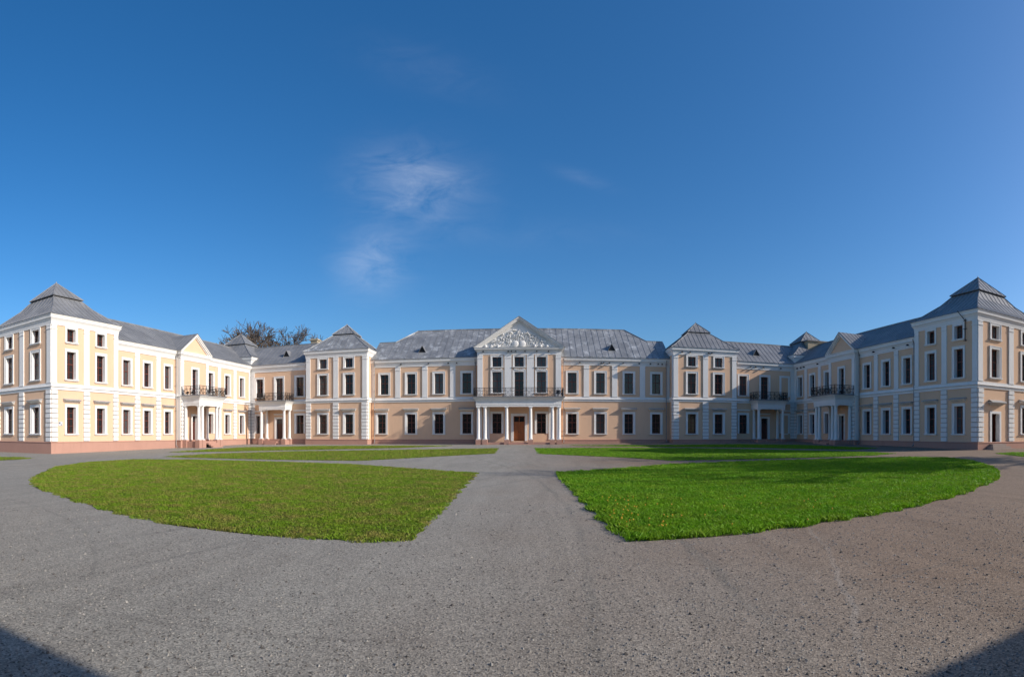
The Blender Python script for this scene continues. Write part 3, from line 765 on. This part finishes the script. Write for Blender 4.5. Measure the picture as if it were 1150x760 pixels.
# ---- chimneys, dormers, downpipes, lamps and small fittings
mb = MB(); mb.box(-28.55,-27.55,68.6,69.7,12.5,14.85); mb.box(-28.67,-27.43,68.48,69.82,14.85,15.03); mb.box(-28.5,-27.6,68.65,69.65,15.03,15.12)
tag(part(mb, 'chimney', M['beige']), 'pale chimney behind the left central tower')
mb = MB(); mb.box(38.1,44.4,64.9,66.3,12.6,14.72); tag(part(mb, 'chimney', M['beige']), 'long brick chimney stack behind the right wing')
mb = MB(); mb.box(37.9,44.6,64.7,66.5,14.723,14.87); part(mb, 'chimney_cap', M['slab'])
def dormer(u, yf, kind='s'):
    z0 = ze+(yf-(YC-.42 if kind == 'c' else YS-.42))*(k if kind == 'c' else .655)
    h = .80; w = .44; dp = h/(k if kind == 'c' else .655)
    mb = MB(); n = len(mb.v)
    for a in (-1, 1): mb.roof([(u+a*(w+.10),yf-.12,z0-.10),(u,yf-.12,z0+h+.06),(u,yf+dp+.1,z0+h+.06),(u+a*(w+.1),yf+.1,z0-.02)], 9, .03)
    o = part(mb, 'roof_vent', M['roof'])
    p = MB(); p.quad((u-w,yf,z0-.05),(u+w,yf,z0-.05),(u,yf,z0+h))
    for i in range(5): z = z0+.08+i*.14; ww = w*(1-(z-z0)/h)-.03; p.box(u-ww,u+ww,yf-.03,yf-.004,z,z+.04)
    p.build('louvre', M['iron'], o)
dormer(-12.15, 65.9, 'c'); dormer(11.4, 66.1, 'c'); dormer(-30.6, 65.2); dormer(30.3, 65.0)
def pipe(F, s, z1, out=.17, side=1):
    mb = MB(); a = F.P(s,out,0); g = gz(a[0],a[1])
    mb.lathe(a[0], a[1], [(.055,g+.25),(.055,z1-.62)], 10)
    mb.bar(F.P(s,out,z1-.62), F.P(s,.34,z1-.18), .10); mb.box(a[0]-.09,a[0]+.09,a[1]-.09,a[1]+.09,z1-.72,z1-.55)
    mb.bar(F.P(s,out,g+.27), F.P(s,out+.22,g+.1), .10)
    for z in (2.2,4.4,7.2,9.3): mb.fbox(F, s-.07, s+.07, 0, out+.06, z, z+.04)
    part(mb, 'downpipe', M['pipe'])
pipe(Fc, -UT0+.5, Z_C); pipe(Fc, UT0-.5, Z_C); pipe(Fc, 5.35, Z_C); pipe(Fc, -5.35, Z_C)
pipe(Fs, -UW+.12, Z_C, .22); pipe(Fs, UT1+.2, Z_C); pipe(FL, SL_(47.0), Z_C, .2); pipe(FR, SR_(48.3), Z_C, .2); pipe(FR, SR_(YR1+.25), Z_C, .2)
pipe(Fs, -UT1-.2, Z_C)
mb = MB()
vents = MB()
def spots(F, lst, z):
    for s in lst:
        mb = MB(); mb.fbox(F, s-.06, s+.06, .10, .36, z, z+.11); mb.fbox(F, s-.09, s+.09, .22, .40, z-.04, z+.0); part(mb, 'cornice_lamp', M['lamp'])
spots(Fc, [-14.6,-11.1,-8.65,-7.6,7.3,9.9,10.2,10.9,12.6,14.6,16.0,17.0,17.5], Z_C-.66)
spots(Ft, [19.6,20.6,23.0,23.4], Z_TC-.62); spots(Fs, [28.9,29.6,30.7,33.2], Z_C-.66)
spots(Fp, [-4.3,-1.3,-.9,-.4,.7,2.1,3.5], Z_PC-.52); spots(FR, [SR_(y) for y in (42.2,45.6,40.0,57.3,60.8,61.6,62.6)], Z_C-.66)
def flood(x, y, z, s=1.):
    mb = MB(); mb.box(x-.05*s,x+.05*s,y-.05*s,y+.05*s,z,z+.42*s)
    mb.quad((x-.22*s,y-.16*s,z+.30*s),(x+.22*s,y-.16*s,z+.30*s),(x+.17*s,y-.04*s,z+.72*s),(x-.17*s,y-.04*s,z+.72*s))
    mb.box(x-.18*s,x+.18*s,y-.05*s,y+.12*s,z+.34*s,z+.66*s); mb.box(x-.14*s,x+.14*s,y-.12*s,y+.12*s,z,z+.05*s)
    part(mb, 'floodlight', M['lamp'])
flood(4.55,62.3,6.15,1.1); flood(5.05,62.2,6.15,.7); flood(-5.05,62.3,6.15,.6); flood(-5.2,63.2,6.15,.9)
flood(-33.6,47.9,6.15,.6); flood(-34.2,47.8,6.15,.6); flood(33.5,49.3,6.15,.6)
# iron bracket on the right end tower, plaque on the left one
F = Fr(UW-.25, 0, 0, -1)
mb = MB(); mb.bar(F.P(-32.1,.1,11.75),F.P(-32.1,.14,9.85),.05)
for z in (11.6,10.9,9.9): mb.bar(F.P(-32.1,0,z),F.P(-32.1,.16,z),.05); mb.bar(F.P(-31.9,.14,z),F.P(-32.3,.14,z),.04)
mb.bar(F.P(-32.1,.14,11.6),F.P(-32.6,.6,12.45),.06)
part(mb, 'aerial_bracket', M['iron'])
F = Fr(-UW+.25, 0, 0, 1); mb = MB(); mb.fbox(F, 30.15, 30.62, 0, .03, 2.58, 2.95); pq = part(mb, 'plaque', M['plaque'])
mb = MB(); mb.fbox(F, 30.20, 30.36, .03, .036, 2.76, 2.90); mb.fbox(F, 30.40, 30.57, .03, .036, 2.64, 2.70); mb.build('plaque_marks', M['slab'], pq)
# steps at the right-hand end door
mb = MB(); xd = UW-.25+(8.85)/2-2.15
for i in range(3): mb.box(xd-.9-.3*i, xd+.9+.3*i, YR0-.5-.3*i, YR0-.09, -.1, 1.0-.2*(i+1)+.18)
part(mb, 'door_steps', M['stone'])

# ------------------------------------------------------------------ gatehouse behind the camera (its shadow reaches the bottom corners)
gh = empty('gatehouse', (0,-9,0)); tag(gh, 'plain plastered gate building closing the courtyard behind the viewer', 'building')
mb = MB(); mb.box(-34,34,-6.2,4.5,-1,7.5)
o = mb.build('wall', M['wall'], gh)
mb = MB(); mb.box(-34.4,34.4,-6.6,5.0,7.51,7.95); mb.build('cornice', M['white'], gh)
mb = MB(); mb.roof([(-34.5,5.05,7.97),(34.5,5.05,7.97),(30,-.8,9.2),(-30,-.8,9.2)]); mb.roof([(-34.5,-6.65,7.97),(34.5,-6.65,7.97),(30,-.8,9.2),(-30,-.8,9.2)]); mb.build('roof', M['roof'], gh)
gh.location = (0,-6.95,0); gh.rotation_euler = (0,0,math.radians(1.8))

# ------------------------------------------------------------------ lawns
def px(xp, yp):
    """a measured point of a lawn's outline, as a spot on the courtyard ground"""
    th = (xp-600)/603.; v = (yp-486.6)/603.; e = E; r = 10
    for _ in range(30):
        r = e/v; x = CAMX+r*math.sin(th); y = r*math.cos(th); e = E-gz(x, y)
    return (x, y)
OUT = {
 'near_left': [(35,541),(45,533),(65,524),(100,519),(150,516),(220,516.3),(300,518.3),(390,521.3),(450,525.5),(533,531.5),(510,555),(490,577),(457,607),(430,607.5),(380,606),(330,603.5),(250,597),(200,590),(150,580),(110,569.5),(80,560),(45,548)],
 'near_right': [(625,531.5),(700,527),(760,522),(830,519),(950,515.5),(1020,514),(1060,514.2),(1090,518),(1112,525),(1121,533),(1112,541),(1080,554),(1040,565),(1000,574),(900,590),(800,602),(735,607.5),(710,606),(690,592),(660,565),(640,545)],
 'mid_left': [(185,512.7),(250,509.2),(330,506.8),(450,505.2),(558.5,503.4),(554,509.3),(500,512),(405,517.4),(330,516.5),(200,513.6)],
 'far_left': [(190,507.9),(240,504.3),(276,502.3),(360,500.8),(440,500.5),(509,500.4),(450,503),(309,505.8),(240,507.3)],
 'mid_right': [(601,503.4),(700,502.9),(775,503.3),(830,504.3),(960,507),(1005,509.3),(980,511.5),(920,513.7),(830,516),(755,517.2),(700,513.7),(607,509.6)],
 'far_right': [(639,500.2),(718,500.0),(830,498.9),(900,499.6),(984,503.2),(961,505),(830,502.5),(700,501.4)],
 'edge_left': [(-60,513.4),(-20,513.0),(20,513.3),(37,514.8),(20,516),(-20,518),(-60,520)],
 'edge_right': [(1118,509.3),(1135,508),(1150,507.8),(1200,508),(1200,517),(1150,513),(1135,511.2)],
}
def inside(poly, P):
    c = np.zeros(len(P), bool); n = len(poly)
    for i in range(n):
        x0, y0 = poly[i]; x1, y1 = poly[(i+1) % n]
        t = ((y0 > P[:,1]) != (y1 > P[:,1])) & (P[:,0] < (x1-x0)*(P[:,1]-y0)/(y1-y0+1e-12)+x0); c ^= t
    return c
def lawn(key, mt, hgt, dens, label, wid=.0075, edge_=.5):
    poly = [px(*p) for p in OUT[key]]
    # ragged edge
    rag = []
    for i in range(len(poly)):
        a = np.array(poly[i]); b2 = np.array(poly[(i+1) % len(poly)]); L = np.linalg.norm(b2-a); n = max(1, int(L/.35))
        for j in range(n): rag.append(tuple(a+(b2-a)*j/n+RNG.normal(0, .05, 2)+.07*math.sin(3.1*(a+(b2-a)*j/n)[0]+2.3*(a+(b2-a)*j/n)[1])*np.array([1,.6])))
    A = np.array(rag); lo = A.min(0); hi = A.max(0)
    area = abs(sum(rag[i-1][0]*rag[i][1]-rag[i][0]*rag[i-1][1] for i in range(len(rag))))/2
    V = []; Fc_ = []
    V = [(x, y, gz(x,y)+.012) for x, y in rag]; Fc_ = [tuple(range(len(rag)))]
    # crowned turf: blades, thinned with distance
    N0 = int(dens*(hi[0]-lo[0])*(hi[1]-lo[1])); P = RNG.uniform(lo, hi, (N0, 2))
    r = np.hypot(P[:,0]-CAMX, P[:,1]); keep = RNG.random(N0) < np.clip((13./np.maximum(r, 13.))**1.25, 0, 1)
    P = P[keep]
    def edist(P):
        ds = np.full(len(P), 9.)
        for i in range(len(poly)):
            A0 = np.array(poly[i]); B0 = np.array(poly[(i+1) % len(poly)]); d = B0-A0; t_ = np.clip(((P-A0)@d)/(d@d), 0, 1); ds = np.minimum(ds, np.hypot(*(P-A0-t_[:,None]*d).T))
        return ds
    dd = edist(P); wob = .5+.5*np.sin(P[:,0]*6.1+np.sin(P[:,1]*4.7)*2)
    P = P[inside(poly, P) | ((dd < .05+.16*wob) & (RNG.random(len(P)) < .5))]; r = np.hypot(P[:,0]-CAMX, P[:,1])
    n = len(P); a = RNG.uniform(0, 2*np.pi, n); sc = np.clip(r/13., 1, 4.5)
    patch = .75+.3*np.sin(P[:,0]*1.7+np.sin(P[:,1]*1.1)*2)*np.sin(P[:,1]*1.3)+.3*np.sin(P[:,0]*4.3+1.3*np.sin(P[:,1]*3.1))*np.sin(P[:,1]*5.2+np.sin(P[:,0]*2.3))
    ds = edist(P)
    patch = patch+np.where(ds < .25, RNG.uniform(.0, edge_, n)*(.3+.7*np.clip(np.sin(P[:,0]*5.3+P[:,1]*3.9)+.5, 0, 1)), 0)
    h = hgt*RNG.uniform(.45, 1.25, n)*(.7+.3*patch); w_ = wid*sc*RNG.uniform(.7, 1.4, n)
    lean = RNG.normal(0, .55, (n, 2))*h[:,None]
    g = .010*P[:,1]+.0055*P[:,0]
    dx = np.cos(a)*w_; dy = np.sin(a)*w_
    b0 = np.stack([P[:,0]-dx, P[:,1]-dy, g], 1); b1 = np.stack([P[:,0]+dx, P[:,1]+dy, g], 1)
    m0 = np.stack([P[:,0]+dx*.7+lean[:,0]*.35, P[:,1]+dy*.7+lean[:,1]*.35, g+h*.6], 1)
    t = np.stack([P[:,0]+lean[:,0], P[:,1]+lean[:,1], g+h], 1)
    vv = np.stack([b0, b1, m0, t], 1).reshape(-1, 3); base = len(V)
    idx = base+np.arange(n)*4
    me = bpy.data.meshes.new('lawn')
    allv = np.concatenate([np.array(V), vv]); nf = n
    loops = np.concatenate([np.arange(base), np.stack([idx, idx+1, idx+2, idx+3], 1).ravel()])
    ls = np.concatenate([[0], base+np.arange(nf)*4]); lt = np.concatenate([[base], np.full(nf, 4)])
    me.vertices.add(len(allv)); me.vertices.foreach_set('co', allv.ravel())
    me.loops.add(len(loops)); me.loops.foreach_set('vertex_index', loops.astype(np.int32))
    me.polygons.add(len(ls)); me.polygons.foreach_set('loop_start', ls.astype(np.int32)); me.polygons.foreach_set('loop_total', lt.astype(np.int32))
    me.materials.append(M['soil']); me.materials.append(mt)
    mi = np.ones(len(ls), np.int32); mi[0] = 0; me.polygons.foreach_set('material_index', mi)
    me.update(); me.validate()
    o = bpy.data.objects.new('lawn', me); C.objects.link(o); tag(o, label, 'lawn', kind='stuff')
    print('lawn', key, n, 'area', round(area))
lawn('near_left', M['grass_dry'], .05, 2600, 'large patchy yellow-green lawn in the left foreground')
lawn('near_right', M['grass'], .08, 2600, 'large lush green lawn in the right foreground', edge_=2.0)
lawn('mid_left', M['grass_dry'], .06, 900, 'middle strip of lawn on the left between two gravel paths')
lawn('far_left', M['grass_dry'], .06, 900, 'thin far strip of lawn in front of the left short range')
lawn('mid_right', M['grass'], .06, 900, 'middle strip of lawn on the right, partly in shadow')
lawn('far_right', M['grass'], .06, 900, 'thin far strip of lawn on the right before the shaded tower')
lawn('edge_left', M['grass_dry'], .06, 600, 'sliver of grass beside the left end tower')
lawn('edge_right', M['grass'], .06, 600, 'sliver of grass beside the right end door')

# loose stones lying on the gravel, and dandelions in the lush lawn
def scatter_stones(n, name, mats, label):
    mb = MB(); r_ = random.Random(11)
    for _ in range(n):
        th = r_.uniform(-1.05, .97); r = 3.6+10*r_.random()**1.6
        x = CAMX+r*math.sin(th); y = r*math.cos(th); z = gz(x, y); q = r_.uniform(.006, .017)*(1.6 if r_.random() < .06 else 1)*(.8+r*.05)
        a = r_.uniform(0, 3.14); ca, sa = math.cos(a)*q, math.sin(a)*q; k = r_.uniform(.5, .9); n0 = len(mb.v)
        mb.v += [(x+ca,y+sa,z),(x-sa*k,y+ca*k,z+q*.1),(x-ca,y-sa,z),(x+sa*k,y-ca*k,z+q*.1),(x+ca*.3,y+sa*.3,z+q*r_.uniform(.5,.9))]
        mb.cur = r_.choice((0,0,0,1,1,1,1,1,1,2))
        for f in ((0,1,4),(1,2,4),(2,3,4),(3,0,4)): mb.f.append(tuple(n0+i for i in f)); mb.m.append(mb.cur)
    tag(mb.build(name, mats), label, 'gravel', kind='stuff')
M['stone_dark'] = simple('dark_chips', (.10,.09,.08), .9); M['stone_mid'] = simple('grey_chips', (.27,.255,.235), .9); M['stone_pale'] = simple('pale_chips', (.38,.36,.32), .9)
scatter_stones(16000, 'loose_stones', [M['stone_dark'], M['stone_mid'], M['stone_pale']], 'loose grey stone chips scattered over the foreground gravel')
M['yellow'] = simple('dandelion_yellow', (.75,.42,.02), .7)
mb = MB(); r_ = random.Random(5)
for _ in range(90):
    xx, yy = px(r_.gauss(700, 30) if r_.random() < .6 else r_.uniform(640, 1000), 0 or r_.uniform(560, 596))
    if not inside([px(*p) for p in OUT['near_right']], np.array([[xx, yy]]))[0]: continue
    z = gz(xx, yy)+r_.uniform(.05, .10); q = r_.uniform(.014, .024)
    mb.lathe(xx, yy, [(q*.5,z-.008),(q,z),(q*.6,z+.012)], 7); mb.bar((xx,yy,gz(xx,yy)),(xx,yy,z),.005)
tag(mb.build('dandelions', M['yellow']), 'yellow dandelion heads in the front corner of the lush right lawn', 'flowers', kind='stuff')
# ------------------------------------------------------------------ bare trees
def tree(name, x, y, H, seed, label, spread=.62, levels=6, group=None, rmin=.034):
    rr = random.Random(seed); t = empty(name, (x, y, gz(x,y)))
    tr = MB(); cr = MB()
    def tube(mb, a, b2, r0, r1, seg):
        d = (b2-a).normalized(); up = Vector((0,0,1)) if abs(d.z) < .9 else Vector((1,0,0))
        u = d.cross(up).normalized(); v = d.cross(u); n = len(mb.v)
        for p, r in ((a, r0), (b2, r1)):
            for k in range(seg): q = p+(u*math.cos(2*math.pi*k/seg)+v*math.sin(2*math.pi*k/seg))*r; mb.v.append(tuple(q))
        for k in range(seg): mb.f.append((n+k, n+(k+1) % seg, n+seg+(k+1) % seg, n+seg+k)); mb.m.append(0)
    def grow(p, d, L, r, lv):
        mb = tr if lv >= levels-1 else cr
        n = 3 if lv > 1 else 2; seg = 8 if lv > 3 else (5 if lv > 1 else 3)
        for i in range(n):
            d2 = (d+Vector((rr.gauss(0,.13), rr.gauss(0,.13), rr.gauss(.02,.08)))).normalized()
            q = p+d2*L/n; r2 = max(r*(1-.13), rmin) ; tube(mb, p, q, r, r2, seg)
            if lv > 0 and i > 0 and rr.random() < .75:
                sd = (d2+Vector((rr.gauss(0,1),rr.gauss(0,1),rr.gauss(.15,.5)))*spread).normalized(); grow(q, sd, L*.62, max(r2*.5, rmin), lv-1)
            p, d, r = q, d2, r2
        if lv > 0:
            for _ in range(2 if lv > 4 else 3):
                sd = (d+Vector((rr.gauss(0,1),rr.gauss(0,1),rr.gauss(.1,.5)))*spread).normalized()
                grow(p, sd, L*rr.uniform(.62,.84), max(r*.68, rmin), lv-1)
    grow(Vector((0,0,-.2)), Vector((0,0,1)), H*.27, H*.020, levels)
    zmax = max(v[2] for v in cr.v); f = H/zmax
    for q in (tr, cr): q.v = [(a*f, b*f, c*f) for a, b, c in q.v]
    tr.build('trunk', M['bark'], t); cr.build('crown', M['bark'], t)
    tag(t, label, 'tree', group); return t
G = 'bare trees beyond the palace roofs'
tree('bare_tree', -44.5, 88, 24, 5, 'bare spreading tree rising behind the left corner tower roof', group=G)
tree('bare_tree', -43.0, 97, 24.2, 12, 'bare tree with thick forked limbs above the left short range roof', .7, group=G)
tree('bare_tree', -43.0, 101, 20.5, 23, 'thin pale bare tree just left of the pale chimney', .7, group=G)
# trees east of the court, outside the picture, whose branch shadows cross the right lawn
G2 = 'bare trees beside the right wing'
tree('bare_tree', 47, 13.0, 20, 31, 'bare tree standing beyond the frame beside the right wing end, nearest the court', .6, 6, group=G2, rmin=.035)
tree('bare_tree', 50, 4.5, 17, 32, 'smaller bare tree standing beyond the frame, south of the tall one', .6, 6, group=G2, rmin=.035)

# ------------------------------------------------------------------ light
sun_vec = Vector((1, -.28, .51)).normalized()
EL = math.asin(sun_vec.z); AZ = math.atan2(sun_vec.x, sun_vec.y)
sd = bpy.data.lights.new('sun', 'SUN'); sd.energy = 3.9; sd.angle = math.radians(.5); sd.color = (1, .91, .80)
so = bpy.data.objects.new('sun', sd); C.objects.link(so); so.rotation_euler = (-sun_vec).to_track_quat('-Z', 'Y').to_euler()
wd = bpy.data.worlds.new('World'); S.world = wd; wd.use_nodes = True; nt = wd.node_tree
bg = nt.nodes['Background']; sky = nt.nodes.new('ShaderNodeTexSky'); sky.sky_type = 'NISHITA'; sky.sun_disc = False
sky.sun_elevation = EL; sky.sun_rotation = AZ; sky.altitude = 300; sky.air_density = 1.0; sky.dust_density = 2.0; sky.ozone_density = 4.5
# thin cirrus: placed by direction in the sky
tc = nt.nodes.new('ShaderNodeTexCoord'); sp = nt.nodes.new('ShaderNodeSeparateXYZ'); nt.links.new(tc.outputs['Generated'], sp.inputs[0])
def MT(op, a, b2=None):
    n = nt.nodes.new('ShaderNodeMath'); n.operation = op
    for i, v in enumerate((a, b2)):
        if v is None: continue
        if isinstance(v, (int, float)): n.inputs[i].default_value = v
        else: nt.links.new(v, n.inputs[i])
    return n.outputs[0]
az = MT('ARCTAN2', sp.outputs[0], sp.outputs[1]); ln = MT('SQRT', MT('ADD', MT('MULTIPLY', sp.outputs[0], sp.outputs[0]), MT('MULTIPLY', sp.outputs[1], sp.outputs[1])))
el = MT('DIVIDE', sp.outputs[2], MT('MAXIMUM', ln, .01))
cb = nt.nodes.new('ShaderNodeCombineXYZ'); nt.links.new(az, cb.inputs[0]); nt.links.new(el, cb.inputs[1])
def blob(cx, cy, sx, sy, tilt=0.):
    X = MT('SUBTRACT', az, cx); Y = MT('SUBTRACT', el, cy)
    X2 = MT('ADD', MT('MULTIPLY', X, math.cos(tilt)), MT('MULTIPLY', Y, math.sin(tilt))); Y2 = MT('SUBTRACT', MT('MULTIPLY', Y, math.cos(tilt)), MT('MULTIPLY', X, math.sin(tilt)))
    a = MT('ADD', MT('POWER', MT('ABSOLUTE', MT('DIVIDE', X2, sx)), 2), MT('POWER', MT('ABSOLUTE', MT('DIVIDE', Y2, sy)), 2))
    return MT('EXPONENT', MT('MULTIPLY', a, -1))
nz = N(nt, 'ShaderNodeTexNoise', Scale=9., Detail=8., Roughness=.62, Distortion=.6); mp = nt.nodes.new('ShaderNodeMapping'); mp.inputs['Scale'].default_value = (1.1,2.6,1); mp.inputs['Rotation'].default_value = (0,0,-.5)
nt.links.new(cb.outputs[0], mp.inputs[0]); nt.links.new(mp.outputs[0], nz.inputs['Vector'])
m1 = MT('ADD', MT('ADD', blob(-.22,.462,.095,.06,-.15), MT('MULTIPLY', blob(-.30,.318,.06,.055,.2), .85)), MT('MULTIPLY', MT('ADD', blob(.09,.475,.05,.012,-.3), MT('MULTIPLY', blob(-.02,.37,.2,.03), .4)), .2))
m1 = MT('ADD', m1, MT('MULTIPLY', blob(-.2,.68,.12,.04,-.3), .12))
cl = MT('MULTIPLY', m1, ramp(nt, nz.outputs['Fac'], [(.30,(0,)*3),(.78,(1,)*3)]))
cl = MT('MULTIPLY', cl, .26)
mx = nt.nodes.new('ShaderNodeMix'); mx.data_type = 'RGBA'; nt.links.new(cl, mx.inputs[0]); hs = nt.nodes.new('ShaderNodeHueSaturation'); hs.inputs['Saturation'].default_value = 1.26; nt.links.new(sky.outputs[0], hs.inputs['Color']); nt.links.new(hs.outputs[0], mx.inputs[6]); mx.inputs[7].default_value = (7.5,7.6,8.0,1)
nt.links.new(mx.outputs[2], bg.inputs['Color']); bg.inputs['Strength'].default_value = .120

# ------------------------------------------------------------------ camera: the photograph is a stitched cylindrical panorama
cd = bpy.data.cameras.new('camera'); cam = bpy.data.objects.new('camera', cd); C.objects.link(cam); S.camera = cam
cd.type = 'PANO'; cd.panorama_type = 'CENTRAL_CYLINDRICAL'
cd.central_cylindrical_range_u_min = -600/603.; cd.central_cylindrical_range_u_max = 550/603.
cd.central_cylindrical_range_v_min = -(760-486.6)/603.; cd.central_cylindrical_range_v_max = 486.6/603.
cd.central_cylindrical_radius = 1.0
cd.clip_start = .05; cd.clip_end = 8000
cam.location = (CAMX, 0, E); cam.rotation_euler = (math.radians(90), 0, 0)
S.view_settings.view_transform = 'Standard'; S.view_settings.look = 'None'; S.view_settings.gamma = 1; S.view_settings.exposure = .38
